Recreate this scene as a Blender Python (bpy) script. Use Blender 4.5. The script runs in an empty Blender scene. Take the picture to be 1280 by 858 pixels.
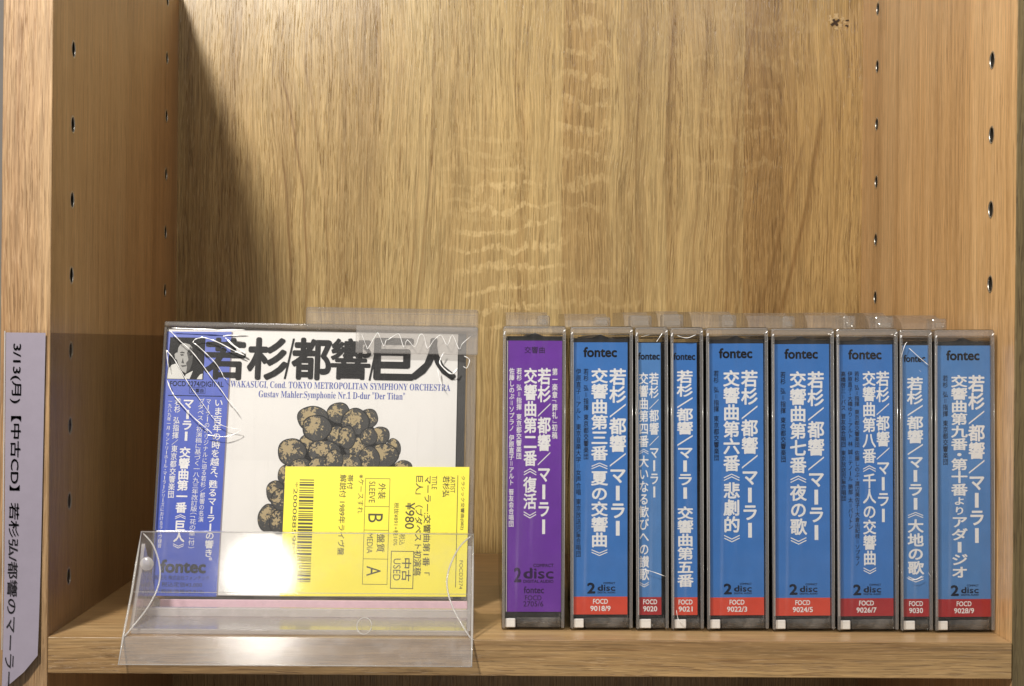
import bpy, bmesh, math, random
from mathutils import Matrix, Vector
rnd = random.Random(7)
S = bpy.context.scene
COL = S.collection
MM = 0.001

# ------------------------------------------------------------------ camera
cd = bpy.data.cameras.new("Camera")
cd.sensor_fit = 'HORIZONTAL'; cd.sensor_width = 36.0
cd.lens = 36.0 * 2236.19 / 1280.0
cd.clip_start = 0.01; cd.clip_end = 50.0
cam = bpy.data.objects.new("Camera", cd); COL.objects.link(cam)
YAW, ROLL = 0.01688, 0.00927
fw = Vector((math.sin(YAW), math.cos(YAW), 0.0)); rt0 = Vector((math.cos(YAW), -math.sin(YAW), 0.0)); up0 = Vector((0, 0, 1))
rt = rt0 * math.cos(ROLL) + up0 * math.sin(ROLL)
up = -rt0 * math.sin(ROLL) + up0 * math.cos(ROLL)
M = Matrix((rt, up, -fw)).transposed().to_4x4()
M.translation = Vector((-21.54, -726.88, 120.64)) * MM
cam.matrix_world = M
S.camera = cam

# ------------------------------------------------------------------ light and exposure
S.view_settings.view_transform = 'Standard'; S.view_settings.look = 'None'
S.view_settings.exposure = 0.0; S.view_settings.gamma = 1.0
S.cycles.transparent_max_bounces = 48
S.cycles.max_bounces = 10
S.cycles.use_denoising = True
W = bpy.data.worlds.new("World"); S.world = W; W.use_nodes = True
W.node_tree.nodes["Background"].inputs[0].default_value = (1.0, 0.955, 0.91, 1)
W.node_tree.nodes["Background"].inputs[1].default_value = 1.0
_wt = W.node_tree; _tcw = _wt.nodes.new('ShaderNodeTexCoord'); _mp = _wt.nodes.new('ShaderNodeMapping')
_mp.inputs['Scale'].default_value = (3.2, 3.2, 1.6); _wt.links.new(_tcw.outputs['Generated'], _mp.inputs[0])
_nw = _wt.nodes.new('ShaderNodeTexNoise'); _nw.inputs['Scale'].default_value = 1.6; _nw.inputs['Detail'].default_value = 3; _wt.links.new(_mp.outputs[0], _nw.inputs['Vector'])
_rw = _wt.nodes.new('ShaderNodeValToRGB'); _wt.links.new(_nw.outputs[0], _rw.inputs[0])   # dim shop around; brighter patches added so reflections vary
_rw.color_ramp.elements[0].position = .42; _rw.color_ramp.elements[0].color = (.155, .147, .140, 1)
_rw.color_ramp.elements[1].position = .70; _rw.color_ramp.elements[1].color = (.80, .77, .72, 1)
_wt.links.new(_rw.outputs[0], _wt.nodes["Background"].inputs[0])

def lamp(name, loc, target, watts, size, col, spread=180):
    l = bpy.data.lights.new(name, 'AREA'); l.shape = 'DISK'; l.size = size * MM
    l.energy = watts; l.color = col; l.spread = math.radians(spread)
    o = bpy.data.objects.new(name, l); COL.objects.link(o)
    o.location = Vector(loc) * MM
    o.rotation_euler = (Vector(target) - Vector(loc)).to_track_quat('-Z', 'Y').to_euler()
    return o
lamp("shop_lamp", (-322, -602, 634), (30, 200, 100), 11.0, 72, (1.0, 0.945, 0.86))
lamp("shelf_lamp", (-158, -80, 384), (-130, 40, 0), 0.095, 44, (1.0, 0.95, 0.88))
lamp("shelf_lamp", (150, -80, 384), (120, 40, 0), 0.16, 50, (1.0, 0.95, 0.88))

# ------------------------------------------------------------------ node helpers
def newmat(name):
    m = bpy.data.materials.new(name); m.use_nodes = True
    nt = m.node_tree; nt.nodes.clear()
    return m, nt
class N:
    def __init__(s, nt): s.nt = nt
    def add(s, t, **kw):
        n = s.nt.nodes.new(t)
        for k, v in kw.items(): setattr(n, k, v)
        return n
    def link(s, a, b): s.nt.links.new(a, b)
    def setin(s, n, i, v):
        if hasattr(v, 'is_output') or isinstance(v, bpy.types.NodeSocket): s.link(v, n.inputs[i])
        else: n.inputs[i].default_value = v
    def math(s, op, a, b=0.0, c=None, clamp=False):
        n = s.add('ShaderNodeMath', operation=op, use_clamp=clamp)
        s.setin(n, 0, a); s.setin(n, 1, b)
        if c is not None: s.setin(n, 2, c)
        return n.outputs[0]
    def comb(s, x, y, z):
        n = s.add('ShaderNodeCombineXYZ'); s.setin(n, 0, x); s.setin(n, 1, y); s.setin(n, 2, z); return n.outputs[0]
    def noise(s, vec, scale=1.0, detail=2.0, rough=0.5, dist=0.0):
        n = s.add('ShaderNodeTexNoise'); s.link(vec, n.inputs['Vector'])
        n.inputs['Scale'].default_value = scale; n.inputs['Detail'].default_value = detail
        n.inputs['Roughness'].default_value = rough; n.inputs['Distortion'].default_value = dist
        return n.outputs[0]
    def ramp(s, fac, stops):
        n = s.add('ShaderNodeValToRGB'); s.link(fac, n.inputs[0]); cr = n.color_ramp
        while len(cr.elements) > 1: cr.elements.remove(cr.elements[0])
        cr.elements[0].position = stops[0][0]; cr.elements[0].color = stops[0][1]
        for p, c in stops[1:]:
            e = cr.elements.new(p); e.color = c
        return n.outputs[0]
    def mix(s, fac, a, b, mode='MIX'):
        n = s.add('ShaderNodeMix', data_type='RGBA', blend_type=mode)
        s.setin(n, 0, fac); s.setin(n, 6, a); s.setin(n, 7, b); return n.outputs[2]
    def range(s, v, a, b, c=0.0, d=1.0):
        n = s.add('ShaderNodeMapRange', interpolation_type='SMOOTHSTEP')
        s.setin(n, 0, v); n.inputs[1].default_value = a; n.inputs[2].default_value = b
        n.inputs[3].default_value = c; n.inputs[4].default_value = d; return n.outputs[0]

def rgb(r, g, b): return (r, g, b, 1.0)
def srgb(r, g, b):
    f = lambda c: (c / 12.92 if c <= 0.04045 else ((c + 0.055) / 1.055) ** 2.4)
    return (f(r / 255), f(g / 255), f(b / 255), 1.0)

def wood(name, across, along, seed, light, mid, dark, pore=1.0, coarse=1.0, rough=0.36, flecks=(), plank=None, arch=None, bump=0.5, tint=None, lines=(), fineamt=1.0, hair=1.0):
    """oak laminate; across/along name the object axes ('x','y','z' or 'xy' sums), millimetre based"""
    m, nt = newmat(name); n = N(nt)
    tc = n.add('ShaderNodeTexCoord'); sp = n.add('ShaderNodeSeparateXYZ'); n.link(tc.outputs['Object'], sp.inputs[0])
    ax = {'x': sp.outputs[0], 'y': sp.outputs[1], 'z': sp.outputs[2]}
    def axis(k):
        v = ax[k[0]]
        for q in k[1:]: v = n.math('ADD', v, ax[q])
        return n.math('MULTIPLY', v, 1000.0)
    a0, l = axis(across), axis(along)
    a = n.math('ADD', a0, float(seed) * 137.0)
    # slow wander of the grain
    w1 = n.noise(n.comb(n.math('MULTIPLY', a, 0.012), n.math('MULTIPLY', l, 0.006), 3.1 * seed), 1, 2, .5)
    w2 = n.noise(n.comb(n.math('MULTIPLY', a, 0.05), n.math('MULTIPLY', l, 0.02), 7.7 * seed), 1, 2, .5)
    g = n.math('ADD', a, n.math('MULTIPLY', n.math('SUBTRACT', w1, 0.5), 13.0 * coarse))
    g = n.math('ADD', g, n.math('MULTIPLY', n.math('SUBTRACT', w2, 0.5), 3.5 * coarse))
    if arch:   # cathedral figure: centre across, apex along, steepness
        for (ca, la, k, wd) in arch:
            d = n.math('SUBTRACT', a0, ca)
            q = n.math('MULTIPLY', n.math('MULTIPLY', d, d), k)
            msk = n.range(n.math('ABSOLUTE', d), wd, wd * 0.3)
            g = n.math('ADD', g, n.math('MULTIPLY', msk, n.math('MULTIPLY', n.math('SUBTRACT', l, la), 0.11)))
            g = n.math('ADD', g, n.math('MULTIPLY', msk, q))
    band = n.noise(n.comb(n.math('MULTIPLY', g, 0.028), n.math('MULTIPLY', l, 0.0012), seed), 1, 3, .55)
    ring = n.noise(n.comb(n.math('MULTIPLY', g, 0.16), n.math('MULTIPLY', l, 0.0035), seed + 9), 1, 3, .6)
    fine = n.noise(n.comb(n.math('MULTIPLY', g, 1.15), n.math('MULTIPLY', l, 0.026), seed + 4), 1, 3, .72)
    c1 = n.ramp(n.range(n.math('ADD', n.math('MULTIPLY', band, .6), n.math('MULTIPLY', ring, .4)),   .27, .72),
                [(0, rgb(*dark)), (.45, rgb(*mid)), (1, rgb(*light))])
    f = n.range(fine, .28, .72, 1 - .30 * fineamt, 1 + .22 * fineamt)
    c2 = n.mix(1.0, c1, n.comb(f, f, n.math('MULTIPLY', f, .98)), 'MULTIPLY')
    # hue drift
    hd = n.noise(n.comb(n.math('MULTIPLY', a, 0.009), n.math('MULTIPLY', l, 0.003), seed + 21), 1, 1, .5)
    c2 = n.mix(n.range(hd, .35, .65, 0.0, .55), c2, n.mix(1.0, c2, rgb(1.02, .93, .80), 'MULTIPLY'))
    # hair-fine growth lines
    hl = n.noise(n.comb(n.math('MULTIPLY', g, .21), n.math('MULTIPLY', l, .0045), seed + 57), 1, 1, .5)
    hk = n.range(n.math('ABSOLUTE', n.math('SUBTRACT', n.math('FRACT', n.math('MULTIPLY', hl, 7.0)), .5)), .14, .02)
    hb = n.noise(n.comb(n.math('MULTIPLY', g, .5), n.math('MULTIPLY', l, .03), seed + 63), 1, 2, .6)
    c2 = n.mix(n.math('MULTIPLY', n.math('MULTIPLY', hk, n.range(hb, .36, .62)), .55 * hair), c2, n.mix(1.0, c2, rgb(.50, .39, .29), 'MULTIPLY'))
    # pores: short dark dashes along the grain
    p1 = n.noise(n.comb(n.math('MULTIPLY', g, 1.7), n.math('MULTIPLY', l, 0.055), seed + 31), 1, 2, .65, .25)
    pm = n.noise(n.comb(n.math('MULTIPLY', g, 0.10), n.math('MULTIPLY', l, 0.004), seed + 43), 1, 2, .5)
    pmask = n.range(pm, .40, .58)
    pr = n.math('MULTIPLY', n.range(p1, .56, .64), n.math('MULTIPLY_ADD', pmask, .75, .25))
    pr = n.math('MULTIPLY', pr, .62 * pore)
    c3 = n.mix(pr, c2, n.mix(1.0, c2, rgb(.40, .31, .24), 'MULTIPLY'))
    # pale short dashes between the pores
    p2 = n.noise(n.comb(n.math('MULTIPLY', g, 1.4), n.math('MULTIPLY', l, 0.10), seed + 77), 1, 2, .6, .2)
    c3 = n.mix(n.math('MULTIPLY', n.range(p2, .56, .70), .38 * pore), c3, rgb(light[0] * 1.25, light[1] * 1.25, light[2] * 1.35))
    if plank:   # (from, to, top) a slightly darker strip in the print
        for (pa, pb, s0, s1, dk) in plank:
            inside = n.math('MULTIPLY', n.range(a0, pa - .4, pa + .4), n.range(a0, pb + 9, pb - 9))
            inside = n.math('MULTIPLY', inside, n.math('MULTIPLY', n.range(l, s0 - 60, s0 + 30), n.range(l, s1 + 25, s1 - 25)))
            c3 = n.mix(n.math('MULTIPLY', inside, dk), c3, n.mix(1.0, c3, rgb(.72, .62, .52), 'MULTIPLY'))
    for (ca, c1_, c2_, l0, lA, lB, wd, amt) in lines:   # single dark growth lines: across = ca + c1*(l-l0) + c2*(l-l0)^2
        t_ = n.math('SUBTRACT', l, l0)
        cu = n.math('ADD', n.math('MULTIPLY_ADD', t_, c1_, ca), n.math('MULTIPLY', n.math('MULTIPLY', t_, t_), c2_))
        dd = n.math('ADD', n.math('SUBTRACT', a0, cu), n.math('MULTIPLY', n.math('SUBTRACT', w2, .5), 4.0))
        k_ = n.math('MULTIPLY', n.range(n.math('ABSOLUTE', dd), wd * 1.5, wd * .2), n.math('MULTIPLY', n.range(l, lA - 12, lA + 18), n.range(l, lB + 12, lB - 18)))
        soft = n.math('MULTIPLY', n.range(dd, wd * 5, 0.0), n.range(dd, -.3, .3))
        k_ = n.math('MAXIMUM', k_, n.math('MULTIPLY', n.math('MULTIPLY', soft, .45), n.math('MULTIPLY', n.range(l, lA - 12, lA + 18), n.range(l, lB + 12, lB - 18))))
        k_ = n.math('MULTIPLY', k_, n.range(fine, .25, .6, .45, 1.0))
        c3 = n.mix(n.math('MULTIPLY', k_, amt), c3, n.mix(1.0, c3, rgb(.46, .36, .27), 'MULTIPLY'))
    for (fa, fl, ra, rl, pitch, slope, amt) in flecks:   # pale ray flecks across the grain
        da = n.math('DIVIDE', n.math('SUBTRACT', a0, fa), ra); dl = n.math('DIVIDE', n.math('SUBTRACT', l, fl), rl)
        r2 = n.math('ADD', n.math('MULTIPLY', da, da), n.math('MULTIPLY', dl, dl))
        msk = n.range(r2, 1.0, .25)
        wob = n.noise(n.comb(n.math('MULTIPLY', a0, .06), n.math('MULTIPLY', l, .05), fa), 1, 3, .6)
        ph = n.math('ADD', n.math('ADD', l, n.math('MULTIPLY', a0, slope)), n.math('MULTIPLY', wob, pitch * 1.9))
        sw = n.math('SINE', n.math('MULTIPLY', ph, 6.283 / pitch))
        br = n.noise(n.comb(n.math('MULTIPLY', a0, .45), n.math('MULTIPLY', l, .12), fl), 1, 3, .7)
        k = n.math('MULTIPLY', n.math('MULTIPLY', n.range(sw, .25, .95), msk), n.range(br, .38, .6))
        c3 = n.mix(n.math('MULTIPLY', k, amt), c3, rgb(light[0] * 1.4, light[1] * 1.4, light[2] * 1.45))
    if tint: c3 = n.mix(1.0, c3, rgb(*tint), 'MULTIPLY')
    b = n.add('ShaderNodeBsdfPrincipled')
    n.link(c3, b.inputs['Base Color'])
    n.link(n.math('MULTIPLY_ADD', fine, .18, rough - .09), b.inputs['Roughness'])
    b.inputs['Specular IOR Level'].default_value = .5
    h = n.math('ADD', n.math('MULTIPLY', fine, .5), n.math('MULTIPLY', pr, -1.1))
    bp = n.add('ShaderNodeBump'); bp.inputs['Strength'].default_value = bump; bp.inputs['Distance'].default_value = .00022
    n.link(h, bp.inputs['Height']); n.link(bp.outputs[0], b.inputs['Normal'])
    o = n.add('ShaderNodeOutputMaterial'); n.link(b.outputs[0], o.inputs[0])
    return m

def plain(name, col, rough=.5, spec=.5, metal=0.0, mottle=0.0, mscale=300.0, coat=0.0, bump=0.0):
    m, nt = newmat(name); n = N(nt)
    b = n.add('ShaderNodeBsdfPrincipled'); b.inputs['Roughness'].default_value = rough
    b.inputs['Specular IOR Level'].default_value = spec; b.inputs['Metallic'].default_value = metal
    b.inputs['Coat Weight'].default_value = coat; b.inputs['Coat Roughness'].default_value = .08
    tc = n.add('ShaderNodeTexCoord')
    ns = n.noise(tc.outputs['Object'], mscale, 4, .6)
    f = n.range(ns, .25, .75, 1 - mottle, 1 + mottle)
    n.link(n.mix(1.0, col, n.comb(f, f, f), 'MULTIPLY'), b.inputs['Base Color'])
    if bump:
        bp = n.add('ShaderNodeBump'); bp.inputs['Strength'].default_value = bump; bp.inputs['Distance'].default_value = .0002
        n.link(ns, bp.inputs['Height']); n.link(bp.outputs[0], b.inputs['Normal'])
    o = n.add('ShaderNodeOutputMaterial'); n.link(b.outputs[0], o.inputs[0])
    return m

def clear(name, tint=(.96, .96, .96), haze=.03, hazecol=(.8, .8, .8), rough=.06, f0=.04, edge=.5, wave=0.0, wscale=60.0, scuff=0.0, gz=1.0, streak=0.0):
    """thin clear plastic: see-through, a little haze, mirror that grows at grazing angles, greyer edge on"""
    m, nt = newmat(name); n = N(nt)
    lw = n.add('ShaderNodeLayerWeight'); lw.inputs[0].default_value = .5
    fc = lw.outputs['Facing']
    fr = n.math('MULTIPLY_ADD', n.math('POWER', fc, 5.0), (1 - f0) * gz, f0)
    t = n.add('ShaderNodeBsdfTransparent')
    te = n.math('POWER', fc, 3.0)
    n.link(n.mix(n.math('MULTIPLY', te, edge), rgb(*tint), rgb(tint[0] * .45, tint[1] * .43, tint[2] * .42)), t.inputs[0])
    d = n.add('ShaderNodeBsdfDiffuse'); d.inputs[0].default_value = rgb(*hazecol)
    tr = n.add('ShaderNodeBsdfTranslucent'); tr.inputs[0].default_value = rgb(*hazecol)
    dm = n.add('ShaderNodeMixShader'); dm.inputs[0].default_value = .35
    n.link(d.outputs[0], dm.inputs[1]); n.link(tr.outputs[0], dm.inputs[2])
    m1 = n.add('ShaderNodeMixShader')
    tc = n.add('ShaderNodeTexCoord')
    hz = haze
    if scuff:
        sn = n.noise(tc.outputs['Object'], 90, 5, .65)
        hz = n.range(sn, .45, .75, haze, haze + scuff)
    if streak:  # scratches and gloss streaks put in as vertical haze
        mp = n.add('ShaderNodeMapping'); mp.inputs['Scale'].default_value = (260, 260, 11); n.link(tc.outputs['Object'], mp.inputs[0])
        st_ = n.noise(mp.outputs[0], 1.0, 3, .6)
        hz = n.math('ADD', hz, n.range(st_, .56, .82, 0.0, streak))
    n.setin(m1, 0, hz)
    n.link(t.outputs[0], m1.inputs[1]); n.link(dm.outputs[0], m1.inputs[2])
    g = n.add('ShaderNodeBsdfGlossy'); g.inputs['Roughness'].default_value = rough
    if wave:
        bp = n.add('ShaderNodeBump'); bp.inputs['Strength'].default_value = wave; bp.inputs['Distance'].default_value = .001
        n.link(n.noise(tc.outputs['Object'], wscale, 2, .45), bp.inputs['Height']); n.link(bp.outputs[0], g.inputs['Normal'])
    m2 = n.add('ShaderNodeMixShader'); n.link(fr, m2.inputs[0])
    n.link(m1.outputs[0], m2.inputs[1]); n.link(g.outputs[0], m2.inputs[2])
    o = n.add('ShaderNodeOutputMaterial'); n.link(m2.outputs[0], o.inputs[0])
    return m

# ------------------------------------------------------------------ materials
OAK = dict(light=(.53, .398, .188), mid=(.42, .296, .130), dark=(.29, .19, .078))
M_back = wood('oak_back', 'x', 'z', 1.0, pore=1.0, coarse=.9, rough=.26, bump=.7, fineamt=1.1, hair=.6,
              flecks=[(-6, 172, 38, 62, 11.5, -.10, .58), (36, 260, 20, 95, 15, .02, .32), (40, 140, 46, 24, 14, 0, .2), (125, 290, 60, 40, 22, .06, .14), (118, 235, 40, 40, 16, .03, .14), (-20, 215, 34, 40, 9, .05, .2)],
              plank=[(23.7, 50, 150, 330, .6), (84, 126, 40, 330, .45), (128, 205, 40, 345, .75)],
              lines=[(-124, -.10, -.0011, 200, 130, 276, .9, .75), (-133, -.08, -.0009, 190, 120, 232, .9, .75), (-141, -.07, -.0007, 170, 110, 200, .8, .6), (-112, -.09, -.0008, 200, 140, 290, .7, .45),
                     (-51, .03, -.0004, 250, 120, 312, 1.0, .6), (-58, .02, -.0003, 250, 150, 300, .6, .4), (166, .20, -.0006, 210, 130, 262, 1.6, .7), (150, .26, .0004, 190, 120, 240, 1.0, .45),
                     (84, .03, .0003, 250, 180, 318, .8, .6), (102, .04, .0002, 230, 140, 318, .7, .5), (120, .06, .0006, 200, 120, 318, .7, .5), (0, .02, .0002, 220, 120, 318, .6, .35), (66, -.02, .0005, 200, 120, 318, .7, .45)], **OAK)
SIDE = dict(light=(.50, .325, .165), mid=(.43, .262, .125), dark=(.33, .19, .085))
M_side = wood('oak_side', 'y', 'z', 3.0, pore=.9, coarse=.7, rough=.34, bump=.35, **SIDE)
M_side_lit = wood('oak_side_lit', 'y', 'z', 5.4, pore=.95, coarse=.7, rough=.32, bump=.4, light=(.66, .435, .225), mid=(.55, .34, .16), dark=(.40, .23, .10))  # side oak made paler: the lit right panel's brightness is in the colour
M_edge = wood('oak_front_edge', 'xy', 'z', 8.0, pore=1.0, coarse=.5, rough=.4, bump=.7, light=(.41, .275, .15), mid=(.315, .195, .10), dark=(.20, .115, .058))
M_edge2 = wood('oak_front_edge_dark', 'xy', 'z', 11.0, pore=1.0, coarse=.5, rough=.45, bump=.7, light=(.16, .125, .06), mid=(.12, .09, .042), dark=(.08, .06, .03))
M_shelf = wood('oak_shelf_top', 'y', 'x', 13.0, pore=.5, coarse=.5, rough=.33, bump=.25, light=(.50, .34, .175), mid=(.42, .27, .13), dark=(.34, .21, .10))
M_sedge = wood('oak_shelf_edge', 'zy', 'x', 17.0, pore=.9, coarse=.35, rough=.42, bump=.8, light=(.40, .265, .125), mid=(.29, .182, .082), dark=(.17, .10, .045))
M_nickel = plain('nickel', rgb(.50, .47, .42), rough=.38, metal=1.0, mottle=.05)
M_bore_shade = plain('socket_bottom', rgb(.022, .018, .013), rough=.4)  # bore near black: the shade inside the sockets is in the colour
M_wall = plain('grey_wall', rgb(.18, .165, .155), rough=.8, mottle=.06, mscale=40)
M_chip = plain('splintered_wood', rgb(.47, .33, .165), rough=.7, mottle=.25, mscale=900)
M_hdark = plain('hole_dark', rgb(.045, .024, .012), rough=.9, mottle=.3, mscale=900)
M_blue = plain('blue_paper', srgb(54, 112, 184), rough=.42, mottle=.05, mscale=120)
M_blue_f = plain('faded_blue_paper', srgb(74, 124, 184), rough=.42, mottle=.06, mscale=120)
M_blue_d = plain('deep_blue_paper', srgb(30, 68, 180), rough=.42, mottle=.04, mscale=120)
M_purple = plain('purple_paper', srgb(100, 42, 152), rough=.42, mottle=.06, mscale=110)
M_red = plain('red_ink', srgb(200, 66, 44), rough=.45, mottle=.04)
M_red_d = plain('dark_red_ink', srgb(158, 34, 38), rough=.45, mottle=.04)
M_white = plain('white_ink', rgb(.74, .74, .75), rough=.5, mottle=.03)
M_black = plain('black_ink', rgb(.007, .007, .008), rough=.45, spec=.15)
M_navy = plain('navy_ink', rgb(.006, .012, .03), rough=.5, spec=.15)
M_plum = plain('plum_ink', rgb(.03, .010, .055), rough=.5, spec=.15)
M_cap = plain('blue_ink', srgb(58, 76, 160), rough=.5)
M_paper = plain('white_paper', rgb(.72, .71, .70), rough=.45, mottle=.015, mscale=30)
M_sign = plain('sign_paper', rgb(.235, .208, .262), rough=.6, mottle=.03, mscale=200, bump=.05)
M_yellow = plain('yellow_label', srgb(234, 222, 62), rough=.5, mottle=.03, mscale=80)
M_ybk = plain('label_ink', rgb(.05, .045, .012), rough=.5)
M_pink = plain('pink_card', srgb(224, 190, 204), rough=.5, mottle=.05)
M_tray = plain('black_tray', rgb(.018, .017, .017), rough=.35, mottle=.2, mscale=200)
M_tag = plain('white_tag', rgb(.78, .77, .75), rough=.4, mottle=.04, mscale=400)
M_glint = plain('white_glint', rgb(.93, .93, .93), rough=.12, spec=1.0, coat=1.0)  # near-white, carries the highlights of case corners and film creases
M_keep = clear('keeper_plastic', tint=(.985, .983, .98), haze=.0006, rough=.06, f0=.022, edge=.8, scuff=.006, wave=.45, wscale=38, streak=.06)
M_rim = clear('keeper_rim', tint=(.95, .94, .93), haze=.15, hazecol=(.78, .76, .75), rough=.1, f0=.06, edge=.6)
M_tab = clear('tab_plastic', tint=(.93, .92, .90), haze=.12, hazecol=(.78, .75, .73), rough=.10, f0=.06, edge=.6, wave=.3, wscale=150)
M_jewel = clear('jewel_plastic', tint=(.985, .985, .985), haze=.0004, f0=.010, rough=.04, edge=.5)
M_stand = clear('stand_plastic', tint=(.965, .96, .958), haze=.035, hazecol=(.78, .76, .76), rough=.085, f0=.05, edge=.5, wave=.08, wscale=30, scuff=.05)
M_foot2 = clear('keeper_foot', tint=(.8, .79, .78), haze=.06, hazecol=(.6, .58, .56), rough=.12, f0=.05, edge=.5, wave=.6, wscale=220, scuff=.22)
M_foot = clear('stand_foot', tint=(.93, .925, .92), haze=.36, hazecol=(.90, .88, .89), rough=.1, f0=.05, edge=.5, wave=.1, wscale=60, scuff=.12)
M_hook = clear('hook_plastic', tint=(.965, .96, .958), haze=.10, hazecol=(.80, .78, .78), rough=.17, f0=.07, edge=.5, wave=.12, wscale=30, scuff=.08)
M_standrim = clear('stand_rim', tint=(.86, .85, .84), haze=.42, hazecol=(.88, .87, .86), rough=.08, f0=.08, edge=.5)
M_film = clear('shrink_film', tint=(.985, .985, .985), haze=.0004, rough=.05, f0=.012, edge=.1)
M_darkband = clear('dark_band_sheet', tint=(.885, .87, .85), haze=.008, hazecol=(.3, .28, .26), rough=.3, f0=.01, edge=.1, gz=.15)

def grape_mat():
    m, nt = newmat('grape_print'); n = N(nt)
    uv = n.add('ShaderNodeUVMap'); uv.uv_map = 'UVMap'
    sp = n.add('ShaderNodeSeparateXYZ'); n.link(uv.outputs[0], sp.inputs[0])
    tc = n.add('ShaderNodeTexCoord')
    n1 = n.noise(tc.outputs['Object'], 400, 4, .68)
    n2 = n.noise(tc.outputs['Object'], 1000, 3, .7)
    u = n.math('SUBTRACT', sp.outputs[0], .5); v = n.math('SUBTRACT', sp.outputs[1], .5)
    r = n.math('SQRT', n.math('ADD', n.math('POWER', n.math('ADD', u, .13), 2.0), n.math('POWER', n.math('SUBTRACT', v, .14), 2.0)))
    val = n.math('ADD', n.math('MULTIPLY', n.math('SUBTRACT', n1, .5), 1.7), n.math('MULTIPLY', n.math('SUBTRACT', n2, .5), 1.3))
    val = n.math('SUBTRACT', n.math('ADD', val, .225), n.math('MULTIPLY', r, .95))
    k = n.range(val, -.015, .015)
    b = n.add('ShaderNodeBsdfPrincipled'); b.inputs['Roughness'].default_value = .5
    n.link(n.mix(k, rgb(.010, .009, .008), rgb(.36, .275, .135)), b.inputs['Base Color'])
    o = n.add('ShaderNodeOutputMaterial'); n.link(b.outputs[0], o.inputs[0])
    return m
M_grape = grape_mat()

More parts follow.
